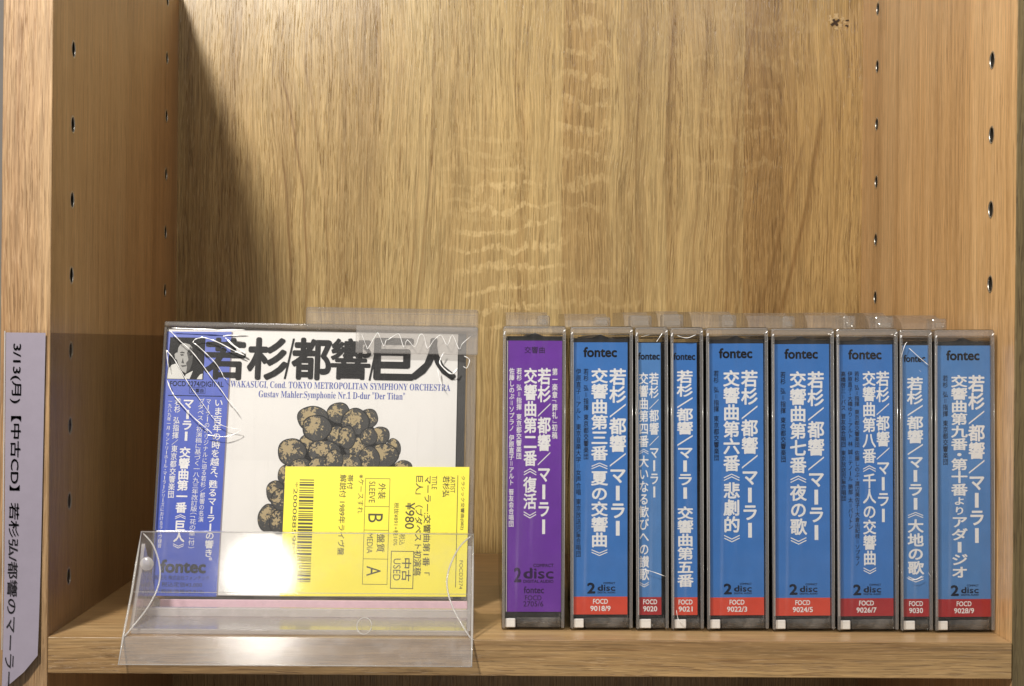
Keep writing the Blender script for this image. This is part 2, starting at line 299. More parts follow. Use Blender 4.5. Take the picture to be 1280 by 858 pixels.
# ------------------------------------------------------------------ object helpers
class MB:
    def __init__(s): s.v = []; s.f = []
    def add(s, vs, fs):
        o = len(s.v); s.v += [tuple(p) for p in vs]; s.f += [tuple(i + o for i in q) for q in fs]
    def box(s, x0, x1, y0, y1, z0, z1):
        s.add([(x0, y0, z0), (x1, y0, z0), (x1, y1, z0), (x0, y1, z0), (x0, y0, z1), (x1, y0, z1), (x1, y1, z1), (x0, y1, z1)],
              [(0, 3, 2, 1), (4, 5, 6, 7), (0, 1, 5, 4), (1, 2, 6, 5), (2, 3, 7, 6), (3, 0, 4, 7)])
    def bm(s, bm):
        bm.verts.index_update()
        s.add([v.co[:] for v in bm.verts], [[v.index for v in f.verts] for f in bm.faces]); bm.free()
    def rbox(s, x0, x1, y0, y1, z0, z1, r=1.0, seg=2):
        b = bmesh.new(); bmesh.ops.create_cube(b, size=1)
        for v in b.verts:
            v.co = Vector(((x0 + x1) / 2 + v.co.x * (x1 - x0), (y0 + y1) / 2 + v.co.y * (y1 - y0), (z0 + z1) / 2 + v.co.z * (z1 - z0)))
        bmesh.ops.bevel(b, geom=b.edges[:], offset=r, segments=seg, profile=.5, affect='EDGES')
        s.bm(b)
    def poly(s, pts, y, depth=0.0):      # pts (x, z), facing -y
        n = len(pts)
        a = sum(pts[i][0] * pts[(i + 1) % n][1] - pts[(i + 1) % n][0] * pts[i][1] for i in range(n))
        if a < 0: pts = pts[::-1]
        if not depth:
            s.add([(p[0], y, p[1]) for p in pts], [tuple(range(n))])
        else:
            vs = [(p[0], y, p[1]) for p in pts] + [(p[0], y + depth, p[1]) for p in pts]
            s.add(vs, [tuple(range(n)), tuple(range(2 * n - 1, n - 1, -1))] + [(i, i + n, (i + 1) % n + n, (i + 1) % n) for i in range(n)])
    def prism(s, prof, x0, x1):          # prof (y, z), extruded along x
        n = len(prof)
        vs = [(x0, p[0], p[1]) for p in prof] + [(x1, p[0], p[1]) for p in prof]
        s.add(vs, [tuple(range(n)), tuple(range(2 * n - 1, n - 1, -1))] + [(i, (i + 1) % n, (i + 1) % n + n, i + n)[::-1] for i in range(n)])
    def tube(s, pts, r, seg=8, flat=1.0, smooth=4, wob=0.0):
        P = [Vector(p) for p in pts]
        if smooth and len(P) > 2:
            Q = []
            for i in range(len(P) - 1):
                p0, p1, p2, p3 = P[max(i - 1, 0)], P[i], P[i + 1], P[min(i + 2, len(P) - 1)]
                for k in range(smooth):
                    t = k / smooth
                    Q.append(.5 * ((2 * p1) + (p2 - p0) * t + (2 * p0 - 5 * p1 + 4 * p2 - p3) * t * t + (3 * p1 - p0 - 3 * p2 + p3) * t ** 3))
            Q.append(P[-1]); P = Q
        n = len(P); vs = []
        for i, p in enumerate(P):
            t = (P[min(i + 1, n - 1)] - P[max(i - 1, 0)]).normalized()
            b = Vector((0, 1, 0)) if abs(t.y) < .9 else Vector((1, 0, 0))
            u = t.cross(b).normalized(); w = u.cross(t).normalized()
            rr = (r[0] + (r[1] - r[0]) * i / (n - 1)) if isinstance(r, tuple) else r
            if i in (0, n - 1): rr *= .35
            if wob: rr *= .55 + .65 * abs(math.sin(i * .55 + wob)) + .25 * math.sin(i * 1.7 + wob)
            for k in range(seg):
                an = 2 * math.pi * k / seg
                vs.append(p + u * math.cos(an) * rr + w * math.sin(an) * rr * flat)
        fs = [tuple(range(seg))[::-1], tuple((n - 1) * seg + k for k in range(seg))]
        for i in range(n - 1):
            for k in range(seg):
                fs.append((i * seg + k, i * seg + (k + 1) % seg, (i + 1) * seg + (k + 1) % seg, (i + 1) * seg + k))
        s.add(vs, fs)
    def lathe(s, prof, axis='x', c=(0, 0, 0), seg=24, close=False):
        vs = []; n = len(prof)
        for k in range(seg):
            an = 2 * math.pi * k / seg
            for (r, h) in prof:
                a, b = r * math.cos(an), r * math.sin(an)
                p = {'x': (h, a, b), 'y': (a, h, b), 'z': (a, b, h)}[axis]
                vs.append((p[0] + c[0], p[1] + c[1], p[2] + c[2]))
        fs = []
        for k in range(seg):
            for i in range(n - 1):
                fs.append((k * n + i, ((k + 1) % seg) * n + i, ((k + 1) % seg) * n + i + 1, k * n + i + 1))
        s.add(vs, fs)
    def build(s, name, mat, parent=None, smooth=False, recalc=False):
        me = bpy.data.meshes.new(name)
        me.from_pydata([(x * MM, y * MM, z * MM) for x, y, z in s.v], [], s.f)
        if recalc:
            b = bmesh.new(); b.from_mesh(me); bmesh.ops.recalc_face_normals(b, faces=b.faces[:]); b.to_mesh(me); b.free()
        if smooth:
            for p in me.polygons: p.use_smooth = True
        me.materials.append(mat); me.update()
        o = bpy.data.objects.new(name, me); COL.objects.link(o)
        if parent: o.parent = parent
        return o
def empty(name, loc, label, cat, group=None):
    o = bpy.data.objects.new(name, None); COL.objects.link(o); o.location = Vector(loc) * MM
    o.empty_display_size = .01
    o['label'] = label; o['category'] = cat
    if group: o['group'] = group
    return o

# ------------------------------------------------------------------ lettering (built-in font outlines turned into meshes)
_tc = bpy.data.curves.new("glyph", 'FONT'); _to = bpy.data.objects.new("glyph", _tc); COL.objects.link(_to)
_cache = {}
def text_mesh(body, off=0.0, res=3):
    k = (body, off, res)
    if k not in _cache:
        _tc.body = body; _tc.offset = off; _tc.resolution_u = res; _tc.size = 1.0
        bpy.context.view_layer.update()
        me = _to.to_mesh()
        vs = [(v.co.x, v.co.y) for v in me.vertices]; fs = [tuple(p.vertices) for p in me.polygons]
        _to.to_mesh_clear()
        _cache[k] = (vs, fs)
    return _cache[k]
_b = [p for p in text_mesh("国")[0]]
CX = (min(p[0] for p in _b) + max(p[0] for p in _b)) / 2; CY = (min(p[1] for p in _b) + max(p[1] for p in _b)) / 2
VERT = {'《': '︽', '》': '︾', '「': '﹁', '」': '﹂', '(': '︵', ')': '︶', '、': '︑', '。': '︒'}
def serif(s):
    o = ''
    for c in s:
        if 'A' <= c <= 'Z': o += chr(0x1D400 + ord(c) - 65)
        elif 'a' <= c <= 'z': o += chr(0x1D41A + ord(c) - 97)
        elif '0' <= c <= '9': o += chr(0x1D7CE + ord(c) - 48)
        else: o += c
    return o
def stamp(mb, pts, fs, dx, dz, bold=True):
    """print an outline; a heavy weight is overprinted four more times with a small shift"""
    mb.add(pts, fs)
    if dx > 0:
        for i, (a, b) in enumerate(((1, 0), (.7, .7), (0, 1), (-.7, .7), (-1, 0), (-.7, -.7), (0, -1), (.7, -.7)) if dx > .05 else ((.8, .8), (-.8, .8), (.8, -.8), (-.8, -.8))):
            mb.add([(x + a * dx, y - .0018 * (i + 1), z + b * dz) for x, y, z in pts], fs)
def fit(mb, s, x0, x1, z0, z1, y, off=0.0, keep=None, rot=False, slant=0.0):
    """set a line of text into a box; rot: reading downwards, turned a quarter right"""
    vs, fs = text_mesh(s)
    if not vs: return
    a0 = min(p[0] for p in vs); a1 = max(p[0] for p in vs); b0 = min(p[1] for p in vs); b1 = max(p[1] for p in vs)
    out = []
    for (a, b) in vs:
        s_, t_ = (a - a0) / (a1 - a0), (b - b0) / max(b1 - b0, 1e-6)
        if rot: out.append((x0 + (x1 - x0) * t_, y, z1 - (z1 - z0) * s_))
        else: out.append((x0 + (x1 - x0) * s_, y, z0 + (z1 - z0) * t_))
    sx_, sz_ = ((z1 - z0) / (a1 - a0), (x1 - x0) / max(b1 - b0, 1e-6)) if rot else ((x1 - x0) / (a1 - a0), (z1 - z0) / max(b1 - b0, 1e-6))
    if off > .006: stamp(mb, out, fs, off * (sz_ if rot else sx_), off * (sx_ if rot else sz_))
    else: mb.add(out, fs)
def vcol(mb, s, xc, width, ztop, zbot, y, off=0.0, small=None, shear=0.0):
    """a column of upright characters between ztop and zbot"""
    wt = []
    for c in s:
        wt.append(.5 if c == ' ' else .62 if c in '《》「」()、。・' else .8 if c in '／' else .78 if small and c in small else 1.0)
    pitch = (ztop - zbot) / sum(wt); z = ztop
    for c, w in zip(s, wt):
        h = pitch * w; zc = z - h / 2; z -= h
        if c == ' ': continue
        sx = width; sz = min(pitch, width * 1.3)
        x_c = xc + shear * (ztop - zc)
        if c == 'ー':
            bw = .07 + off * 1.5
            mb.box(x_c - bw * sx, x_c + bw * sx, y, y + .01, zc - .42 * sz, zc + .42 * sz); continue
        if c == '=':
            for d in (-.13, .13): mb.box(x_c + (d - .035) * sx, x_c + (d + .035) * sx, y, y + .01, zc - .36 * sz, zc + .36 * sz)
            continue
        if c == '／':
            t = (.035 + off * .5) * sx
            mb.poly([(x_c - .46 * sx, zc - .44 * h - t), (x_c - .46 * sx, zc - .44 * h + t), (x_c + .46 * sx, zc + .44 * h + t), (x_c + .46 * sx, zc + .44 * h - t)], y); continue
        br = c in '《》()「」'
        ch = VERT.get(c, c)
        vs, fs = text_mesh(ch)
        if not vs: continue
        if br or c in '・':
            cx = sum((min(p[0] for p in vs), max(p[0] for p in vs))) / 2; cy = sum((min(p[1] for p in vs), max(p[1] for p in vs))) / 2
        else: cx, cy = CX, CY
        if small and c in small: sx *= .7; sz *= .7
        if c in '、。': cx, cy = (min(p[0] for p in vs) + max(p[0] for p in vs)) / 2 - .25, (min(p[1] for p in vs) + max(p[1] for p in vs)) / 2 - .15
        if c == '「': cx += .12
        o_ = (0 if br else off) if off > .006 else 0
        stamp(mb, [(x_c + (a - cx) * sx, y, zc + (b - cy) * sz) for a, b in vs], fs, o_ * sx, o_ * sz)

def disc_logo(mb, x0, x1, z0, z1, y):
    """the small compact-disc mark: COMPACT over a wide 'disc' over DIGITAL AUDIO"""
    w, h = x1 - x0, z1 - z0
    fit(mb, "COMPACT", x0 + .33 * w, x1, z1 - .17 * h, z1, y, .03)
    fit(mb, "disc", x0, x1, z0 + .22 * h, z1 - .22 * h, y, .012)
    fit(mb, "disc", x0 + .05 * w, x1 - .03 * w, z0 + .27 * h, z1 - .27 * h, y - .02, 0)
    fit(mb, "DIGITAL AUDIO", x0, x1, z0, z0 + .15 * h, y, .03)

# ------------------------------------------------------------------ setting and bookcase
w = MB(); w.box(-900, -213, 330, 340, -300, 900)
wo = w.build('wall', M_wall); wo['kind'] = 'structure'

HW = 196.2; DK = 298.06; TH = 20.0
case = empty('bookcase', (0, 0, 0), 'oak laminate bookcase bay with pin-hole side panels and one shelf', 'bookcase')
ZB, ZT = -150, 321
front_z = [243.76 - 32 * i for i in range(-2, 12)]; back_z = [243.76 - 32 * i for i in range(-2, 12)]
front_z = [z for z in front_z if -140 < z < 312]; back_z = [z for z in back_z if -140 < z < 314]
holes = [(36.9, z) for z in front_z] + [(261.0, z) for z in back_z]
deps = bpy.context.evaluated_depsgraph_get
for sgn, mat in ((-1, M_side), (1, M_side_lit)):
    b = MB(); x0, x1 = (-HW - TH, -HW) if sgn < 0 else (HW, HW + TH)
    b.box(x0, x1, 1.0, DK + 6, ZB, ZT)
    po = b.build('side_panel', mat, case)
    c = MB()
    for (yy, zz) in holes:
        n = 20; R = 3.36
        xa, xb = (-HW - 9, -HW + 2) if sgn < 0 else (HW - 2, HW + 9)
        vs = []
        for x in (xa, xb): vs += [(x, yy + R * math.cos(2 * math.pi * k / n), zz + R * math.sin(2 * math.pi * k / n)) for k in range(n)]
        c.add(vs, [tuple(range(n))[::-1], tuple(range(n, 2 * n))] + [(k, (k + 1) % n, (k + 1) % n + n, k + n) for k in range(n)])
    co = c.build('cutter', mat)
    md = po.modifiers.new('holes', 'BOOLEAN'); md.operation = 'DIFFERENCE'; md.object = co; md.solver = 'EXACT'
    bpy.context.view_layer.update()
    nm = bpy.data.meshes.new_from_object(po.evaluated_get(deps()))
    po.modifiers.clear(); po.data = nm; nm.name = 'side_panel'
    bpy.data.objects.remove(co)
    e = MB(); e.rbox(x0, x1, 0.0, .98, ZB, ZT, .3, 1)
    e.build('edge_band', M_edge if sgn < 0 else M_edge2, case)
    if sgn < 0:      # thin pale line where the front band meets the face
        pass
    s = -sgn         # pointing into the bay
    proto = {}
    for (yy, zz) in holes:
        if zz < -60: continue
        big = yy < 100
        k = 1.19 if big else 1.18
        if big not in proto:
            q = MB()
            q.lathe([(2.70 * k, -.3), (2.70 * k, .02), (2.82 * k, .12), (3.05 * k, .15), (3.25 * k, .10), (3.32 * k, .01)], 'x', (0, 0, 0), 28)
            if s < 0: q.v = [(-a, b_, c_) for a, b_, c_ in q.v]; q.f = [f[::-1] for f in q.f]
            o = q.build('pin_socket', M_nickel, po, smooth=True, recalc=False)
            q2 = MB(); q2.lathe([(0.01, -7.0), (2.71 * k, -7.0), (2.71 * k, -.3)], 'x', (0, 0, 0), 20)
            if s < 0: q2.v = [(-a, b_, c_) for a, b_, c_ in q2.v]
            bo = q2.build('socket_bottom', M_bore_shade, po)
            proto[big] = (o, bo)
        else:
            o = proto[big][0].copy(); COL.objects.link(o); bo = proto[big][1].copy(); COL.objects.link(bo); o.parent = po; bo.parent = po
        for t in (o, bo): t.location = Vector((sgn * HW, yy, zz)) * MM
b = MB(); b.box(-HW, HW, DK, DK + 5, ZB, 345)
bp_ = b.build('back_panel', M_back, case)
# splintered screw hole in the back panel
cx, cz = 181.0, 306.5
h = MB()
for (px, pz, r, k) in ((-3.4, 1.2, 2.2, 5), (-.6, 3.8, 2.4, 4), (3.0, 2.2, 1.8, 5), (4.4, .2, 1.3, 4), (-.4, -3.2, 1.7, 5), (-4.2, 3.6, 1.3, 4), (1.8, -1.6, 1.4, 5)):
    pts = []
    for i in range(k * 2):
        an = math.pi * i / k; rr = r * (rnd.uniform(.75, 1.15) if i % 2 else rnd.uniform(.35, .6))
        pts.append((cx + px + rr * math.cos(an), cz + pz + rr * math.sin(an)))
    h.poly(pts, DK - rnd.uniform(.15, .35), .3)
h.build('splintered_rim', M_chip, bp_)
h = MB()
for an in (math.radians(35), math.radians(125)):
    d = Vector((math.cos(an), math.sin(an))); e_ = Vector((-d.y, d.x))
    L, wv = (2.9, .75) if an < 1 else (2.2, .8)
    h.poly([(cx - 1.2 + a * d.x * L + c_ * e_.x * wv, cz + a * d.y * L + c_ * e_.y * wv) for a, c_ in ((-1, -1), (1, -.8), (1.05, .8), (-1, 1))], DK - (.42 if an < 1 else .44))
h.poly([(cx + 4.4, cz - 2.0), (cx + 6.2, cz - 2.6), (cx + 6.4, cz - 1.6), (cx + 4.8, cz - 1.1)], DK - .40)
h.poly([(cx + 4.6, cz + .8), (cx + 6.6, cz + .9), (cx + 6.6, cz + 1.8), (cx + 5, cz + 1.6)], DK - .40)
h.build('screw_hole', M_hdark, bp_)  # hole drawn as flat dark brown shapes
b = MB(); b.box(-HW + .3, HW - .3, 1.0, DK - .5, -14.5, 0)
sh = b.build('shelf', M_shelf, case)
b = MB(); b.rbox(-HW + .3, HW - .3, -.6, .98, -14.6, .12, .35, 2); b.build('shelf_edge', M_sedge, sh)
b = MB(); b.box(-HW, HW, 2, DK, -150, -140); b.build('bottom_shelf', M_shelf, case)

# ------------------------------------------------------------------ sign on the left panel front
sg = empty('shelf_sign', (-214, 0, -20), 'white paper sign with black lettering turned sideways on the left panel edge', 'sign')
def sheet(pts, y, nb=12):
    pass
p = MB()
# paper: straight upper part, lower end bending towards the viewer
zs = [123 - i * (123 + 20) / 22 for i in range(23)]
vs = []; fs = []
L0, R0 = .7, 16.3
for i, z in enumerate(zs):
    cut = 0.0
    if z < -9: cut = (-9 - z) / 11.0
    bend = -1.6 - max(0, (40 - z)) ** 2 * .0009
    xr = R0 - 1.7 * (123 - z) / 143 - 12.5 * min(cut, 1); xl = L0 - .4 + .6 * (123 - z) / 143
    vs += [(xl, bend, z + 20), ((xl + xr) / 2, bend + .15, z + 20), (max(xr, xl + .3), bend + .3, z + 20)]
for i in range(len(zs) - 1):
    for k in range(2): fs.append((i * 3 + k, (i + 1) * 3 + k, (i + 1) * 3 + k + 1, i * 3 + k + 1))
p.add(vs, fs)
p.build('paper', M_sign, sg)
t = MB(); fit(t, "3/13(月)【中古CD】若杉弘/都響のマーラー", 2.6, 7.2, -19.2, 118.5, 0, .009, rot=True)
def sy(x, y, z):
    return (x - .012 * (118.5 - z), -1.85 - max(0, (40 - z)) ** 2 * .0009, z + 20)
t.v = [sy(*q) for q in t.v]
t.build('lettering', plain('sign_ink', rgb(.03, .027, .032), spec=.2), sg)
f = MB(); f.box(-.2, 18.4, -.75, -.45, -2, 144.2)
f.build('film_sleeve', M_jewel, sg)
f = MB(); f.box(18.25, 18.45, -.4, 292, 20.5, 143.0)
f.build('dark_band_sheet', M_darkband, sg)  # stand-in tinted sheet: gives the lower left panel its darker band
f = MB(); f.box(-.1, .35, -2.3, -1.8, 15, 143.6); f.build('sleeve_fold', M_standrim, sg)

# ------------------------------------------------------------------ spine-out cases
GROUP = 'cases standing spine out in a row on the shelf'
KH, KD = 127.8, 146.0
def spine_case(x0, w, tilt, pl, pr, label, paper, cols, smalls, number, logo=True, red=M_red, ptop=121.0, pbot=6.4, twin=True, purple=False, crease_glints=()):
    root = empty('cd_case', (x0, 23, 0.15), label, 'CD case', GROUP)
    root.rotation_euler = (0, -math.radians(tilt), 0)
    k = MB(); k.rbox(0, w, 0, KD, 0, KH, 1.1, 3); k.rbox(1.3, w - 1.3, 1.2, KD - 1.3, 1.2, KH - 3.2, .5, 1)
    ko = k.build('keeper', M_keep, root, smooth=False)
    # thicker rim: top rail, side rails, bottom rail
    r = MB()
    r.rbox(.25, w - .25, .3, 9, KH - 3.0, KH - .3, .5, 2)
    r.rbox(.2, 1.5, .25, 2.6, 1, KH - 2.6, .3, 2); r.rbox(w - 1.5, w - .2, .25, 2.6, 1, KH - 2.6, .3, 2)
    r.build('rim', M_rim, ko)
    r = MB()  # edge and corner highlights of the keeper, modelled as pale tubes
    for xx in (.35, w - .35): r.tube([(xx, .1, 1.2), (xx, .1, 60), (xx, .1, KH - 1.4)], .17, 6, smooth=0)
    r.tube([(1.0, .1, KH - .5), (w - 1.0, .1, KH - .5)], .16, 6, smooth=0)
    r.tube([(1.4, 1.0, KH - 3.4), (w - 1.4, 1.0, KH - 3.4)], .14, 6, smooth=0)
    for xx in (.9, w - .9):
        for zz_ in (KH - 1.3, KH - 3.6, KH - 6.0): r.tube([(xx - rnd.uniform(.1, .5), .0, zz_), (xx + rnd.uniform(.1, .5), .0, zz_ + rnd.uniform(-.6, .6))], .22, 6, smooth=0)
    r.build('edge_highlight', M_standrim, ko, smooth=True)
    for (xx, zz_, sx_, sz_) in ((w - .7, KH - 2.0, .5, .7), (.8, KH - 3.0, .3, 1.0)):  # corner highlights modelled as small white tubes
        c_ = MB(); c_.tube([(xx - sx_, -.05, zz_ - sz_ * rnd.uniform(.3, 1)), (xx, -.12, zz_), (xx + sx_ * .6, -.05, zz_ + sz_ * .5)], .26, 6, .8, 3, rnd.uniform(1, 6)); c_.build('corner_glint', M_glint, ko, smooth=True)
    for pts in crease_glints:  # highlights along wrap creases, also white tubes
        c_ = MB(); c_.tube([(a_, -.1, b_) for a_, b_ in pts], .13, 6, .8, 4, rnd.uniform(1, 6)); c_.build('wrap_crease_glint', M_glint, ko, smooth=True)
    r = MB(); r.rbox(6.4 if twin else 6.9, w - 1.6, 2.0, 3.0, .9, 5.2, .5, 2)
    r.tube([(w - 2.2, 1.7, 6.6), (w - 2.6, 1.7, 4.2), (w - 3.4, 1.7, 1.8)], .13, 6)
    r.tube([(7.0, 1.8, 1.9), (w * .5, 1.8, 2.8 + rnd.uniform(-.5, .8)), (w - 4, 1.8, 2.0)], .14, 6)
    r.build('foot', M_foot2, ko)
    # tab at the back half of the top edge
    t = MB()
    dz = rnd.uniform(-.9, .9); da = rnd.uniform(0, 9); e_ = (w - 4.6 if twin else w - 1.6) - rnd.uniform(0, 1.5)
    t.prism([(64 + da, KH - .4), (67 + da, KH + 3.4), (73 + da, KH + 6.0 + dz), (80 + da, KH + 7.4 + dz), (143, KH + 8.2 + dz), (144.5, KH + 7 + dz), (144.5, KH - .4)], 1.0 + rnd.uniform(0, 1.4), e_)
    ex = rnd.uniform(.50, .62) * w if twin else 3.2
    t.rbox(ex, e_ + .6, 60 + da * .5, 72 + da * .5, KH - .2, KH + 5.6 + dz, .8, 2)
    t.rbox(ex + .8, e_ - 1.0, 57 + da * .5, 60 + da * .5, KH + 1.2, KH + 3.4, .5, 2)
    for q_ in range(3):
        gx = ex + .6 + rnd.uniform(0, max(.5, e_ - ex - 2)); gz = KH + rnd.uniform(1.0, 5.2)
        t.tube([(gx, 56.5 + da * .5, gz), (gx + rnd.uniform(.8, 2.2), 56.5 + da * .5, gz + rnd.uniform(-.3, .3))], .22, 6, smooth=0)
    t.build('tab', M_tab, ko)
    j = MB(); j.rbox(pl - .6, pr + .6, 1.9, 141, 3.2, 123.4, .5, 1)
    jo = j.build('jewel_case', M_jewel, root)
    # black tray with the little hump that shows above the paper
    y = 2.9; d = MB()
    hump = [(pl - .2, 5.2), (pr + .2, 5.2), (pr + .2, ptop + 1.9)]
    for i in range(11):
        q = 1 - i / 10; hump.append((pl + (pr - pl) * (.08 + .84 * q), ptop + 1.7 + 1.6 * math.exp(-((q - .5) / .13) ** 2)))
    hump.append((pl - .2, ptop + 1.9))
    if not twin: hump = [(pl - .2, 5.2), (pr + .2, 5.2), (pr + .2, ptop + .4), (pl - .2, ptop + .4)]
    d.poly(hump, y + .5, 130)
    d.rbox(1.6, w - 1.6, 4.6, 132, 2.2, 121, .5, 1)
    d.rbox(pl + .8, pr - 1.4, 3.3, 9, 2.4, 5.0, .6, 2)
    d.build('tray', M_tray, jo)
    g = MB(); g.rbox(1.7, 5.9 if twin else 6.6, 2.0, 3.0, .9, 4.7, .3, 1); g.build('tag', M_tag, root)
    # paper strip, white fold on its left edge
    s = MB(); s.box(pl, pr, y, y + .3, pbot, ptop); so = s.build('spine_strip', paper, root)
    s = MB(); s.box(pl - .35, pl - .01, y - .02, y + .3, pbot, ptop); s.build('paper_fold', M_paper, so)
    W_ = pr - pl; yt = y - .05
    wt, bt = MB(), MB()
    bl = M_plum if purple else M_navy
    for (txt, c, wd, zt, zb, off) in cols: vcol(wt, txt, pl + c * W_, wd, zt, zb, yt, off, small='より' if 'より' in txt else None)
    for (txt, c, wd, zt, zb) in smalls: vcol(wt if purple else bt, txt, pl + c * W_, wd, zt, zb, yt, .016)
    mid = (pl + pr) / 2
    if purple:
        kb = MB(); fit(kb, "交響曲", pl + 7, pl + 15.5, 116.2, 119.0, yt, .01); kb.build('heading_lettering', M_plum, so)
        l2 = MB(); fit(l2, "2", pl + 3.2, pl + 5.9, 20.0, 25.8, yt, .03); disc_logo(l2, pl + 7.0, pl + 19.6, 19.6, 27.6, yt); l2.build('disc_mark', M_plum, so)
        kb = MB(); fit(kb, "fontec", pl + 7.2, pl + 15.6, 15.2, 18.0, yt, .02)
        fit(kb, "FOCD", pl + 7.7, pl + 14.6, 12.2, 14.3, yt, .008); fit(kb, number, pl + 7.0, pl + 15.4, 9.6, 11.8, yt, .008)
        kb.build('number_lettering', M_plum, so)
    else:
        hw = 6.9 if twin else 4.5
        lo = MB(); fit(lo, "fontec", mid - .2 - hw, mid - .2 + hw, 114.9 if twin else 114.0, 118.9 if twin else 116.9, yt, .032)
        lo.build('maker_lettering', M_black, so)
        b_ = MB(); b_.box(pl, pr, y - .03, y + .01, pbot, 13.9); bo = b_.build('catalogue_band', red, so)
        n_ = MB(); sx = 3.1 if twin else 2.9
        fit(n_, "FOCD", mid - sx, mid + sx, 10.9, 12.9, yt - .04, .02)
        sx = 4.2 if twin else 2.9
        fit(n_, number, mid - sx, mid + sx, 7.9, 10.0, yt - .04, .02)
        n_.build('number_lettering', M_white, bo)
        if twin:
            l2 = MB(); fit(l2, "2", mid - 5.4, mid - 2.4, 15.4, 19.6, yt, .035); disc_logo(l2, mid - 1.2, mid + 6.2, 15.3, 20.0, yt)
            l2.build('disc_mark', M_navy, so)
    wt.build('title_lettering', M_white, so)
    if bt.v: bt.build('credit_lettering', bl, so)
    return root
A = "若杉／都響／マーラー"; CR = "若杉 弘=指揮 東京都交響楽団"
B1 = .026
spine_case(-12.2, 26.6, .25, 2.2, 25.0, 'purple spined thick case, leftmost of the row, without a red band', M_purple,
    [(A, .675, 5.7, 110, 39.5, B1), ("交響曲第二番《復活》", .42, 5.7, 110, 46, B1)],
    [("第一楽章「葬礼」初稿", .87, 2.4, 110, 80), (CR, .21, 2.3, 110, 71.5), ("佐藤しのぶ=ソプラノ 伊原直子=アルト 晋友会合唱団", .075, 2.3, 110, 43)], "2705/6", purple=True, ptop=121.5, pbot=7.4)
spine_case(16.6, 26.5, .5, 1.6, 24.3, 'thick blue case numbered 9018/9, between the purple case and a thin one', M_blue,
    [(A, .82, 7.3, 110, 39, B1), ("交響曲第三番《夏の交響曲》", .48, 7.3, 110, 30.4, B1)],
    [(CR, .23, 2.2, 110, 71.5), ("伊原直子=アルト 東京音楽大学=女声合唱 東京放送児童合唱団", .09, 2.2, 110, 30.5)], "9018/9")
spine_case(44.3, 14.0, .72, 1.5, 11.0, 'thin blue case with two title columns, numbered 9020', M_blue_f,
    [(A, .70, 4.2, 108.5, 55.4, .018), ("交響曲第四番《大いなる歓びへの讃歌》", .24, 4.2, 108.5, 17.5, .018)], [], "9020", twin=False, red=M_red_d, crease_glints=[[(9.0, 121.4), (10.2, 123.2), (11.6, 125.2)], [(3, 26.2), (8.0, 24.6), (12.6, 22.9)], [(2.5, 123.6), (6, 124.4)]])
spine_case(59.1, 14.0, .72, 1.4, 11.4, 'thin blue case with one title column, numbered 9021', M_blue,
    [(A + " 交響曲第五番", .5, 7.0, 109.6, 18, B1)], [], "9021", twin=False, crease_glints=[[(3.0, 124.2), (7, 123.2), (10.8, 124.6)], [(2.2, 9.0), (3.0, 5.0), (5.0, 3.4)]])
spine_case(74.2, 26.3, .75, 1.6, 24.5, 'thick blue case numbered 9022/3 on its red band', M_blue,
    [(A, .745, 7.2, 109.7, 38.5, B1), ("交響曲第六番《悲劇的》", .41, 7.2, 109.7, 36.5, B1)], [(CR, .13, 2.3, 109.7, 71.5)], "9022/3")
spine_case(101.8, 26.6, .8, 1.6, 24.9, 'thick blue case numbered 9024/5 on its red band', M_blue,
    [(A, .755, 7.2, 109.4, 37.7, B1), ("交響曲第七番《夜の歌》", .43, 7.2, 109.4, 35.7, B1)], [(CR, .16, 2.3, 109.4, 71.0)], "9024/5")
spine_case(129.2, 26.1, .8, 1.4, 24.3, 'thick blue case numbered 9026/7 with three columns of small print', M_blue,
    [(A, .82, 5.8, 109.8, 45.5, .022), ("交響曲第八番《千人の交響曲》", .565, 5.8, 109.8, 23.5, .022)],
    [(CR + " 佐藤しのぶ・渡辺美佐子・大倉由紀枝=ソプラノ", .34, 2.1, 109.8, 27.5), ("伊原直子・大橋ゆり=アルト 林 誠=テノール 勝部 太=バリトン", .215, 2.1, 109.8, 43), ("高橋啓三=バス 晋友会合唱団 東京放送児童合唱団", .09, 2.1, 109.8, 55)], "9026/7", red=M_red_d)
spine_case(155.9, 13.9, .8, 1.7, 12.6, 'thin blue case numbered 9030, second from the right end', M_blue_f,
    [(A + "《大地の歌》", .5, 7.0, 107.6, 20.3, B1)], [], "9030", twin=False, red=M_red_d, crease_glints=[[(.6, 116.0), (2.2, 121.0), (3.2, 122.4)], [(4.0, 119.8), (8.0, 116.2), (12.2, 112.6)], [(8.2, 110.6), (9.0, 109.8)], [(11.6, 25.4), (12.8, 23.6)], [(2.6, 23.2), (6, 22.4), (9.2, 24.0)]])
spine_case(170.5, 25.5, .7, 1.6, 24.2, 'thick blue case numbered 9028/9, right end of the row', M_blue_f,
    [(A, .745, 7.2, 108.5, 37, B1), ("交響曲第九番・第十番よりアダージオ", .42, 7.2, 108.5, 22.5, B1)], [(CR, .16, 2.3, 108.5, 70.5)], "9028/9", red=M_red_d)

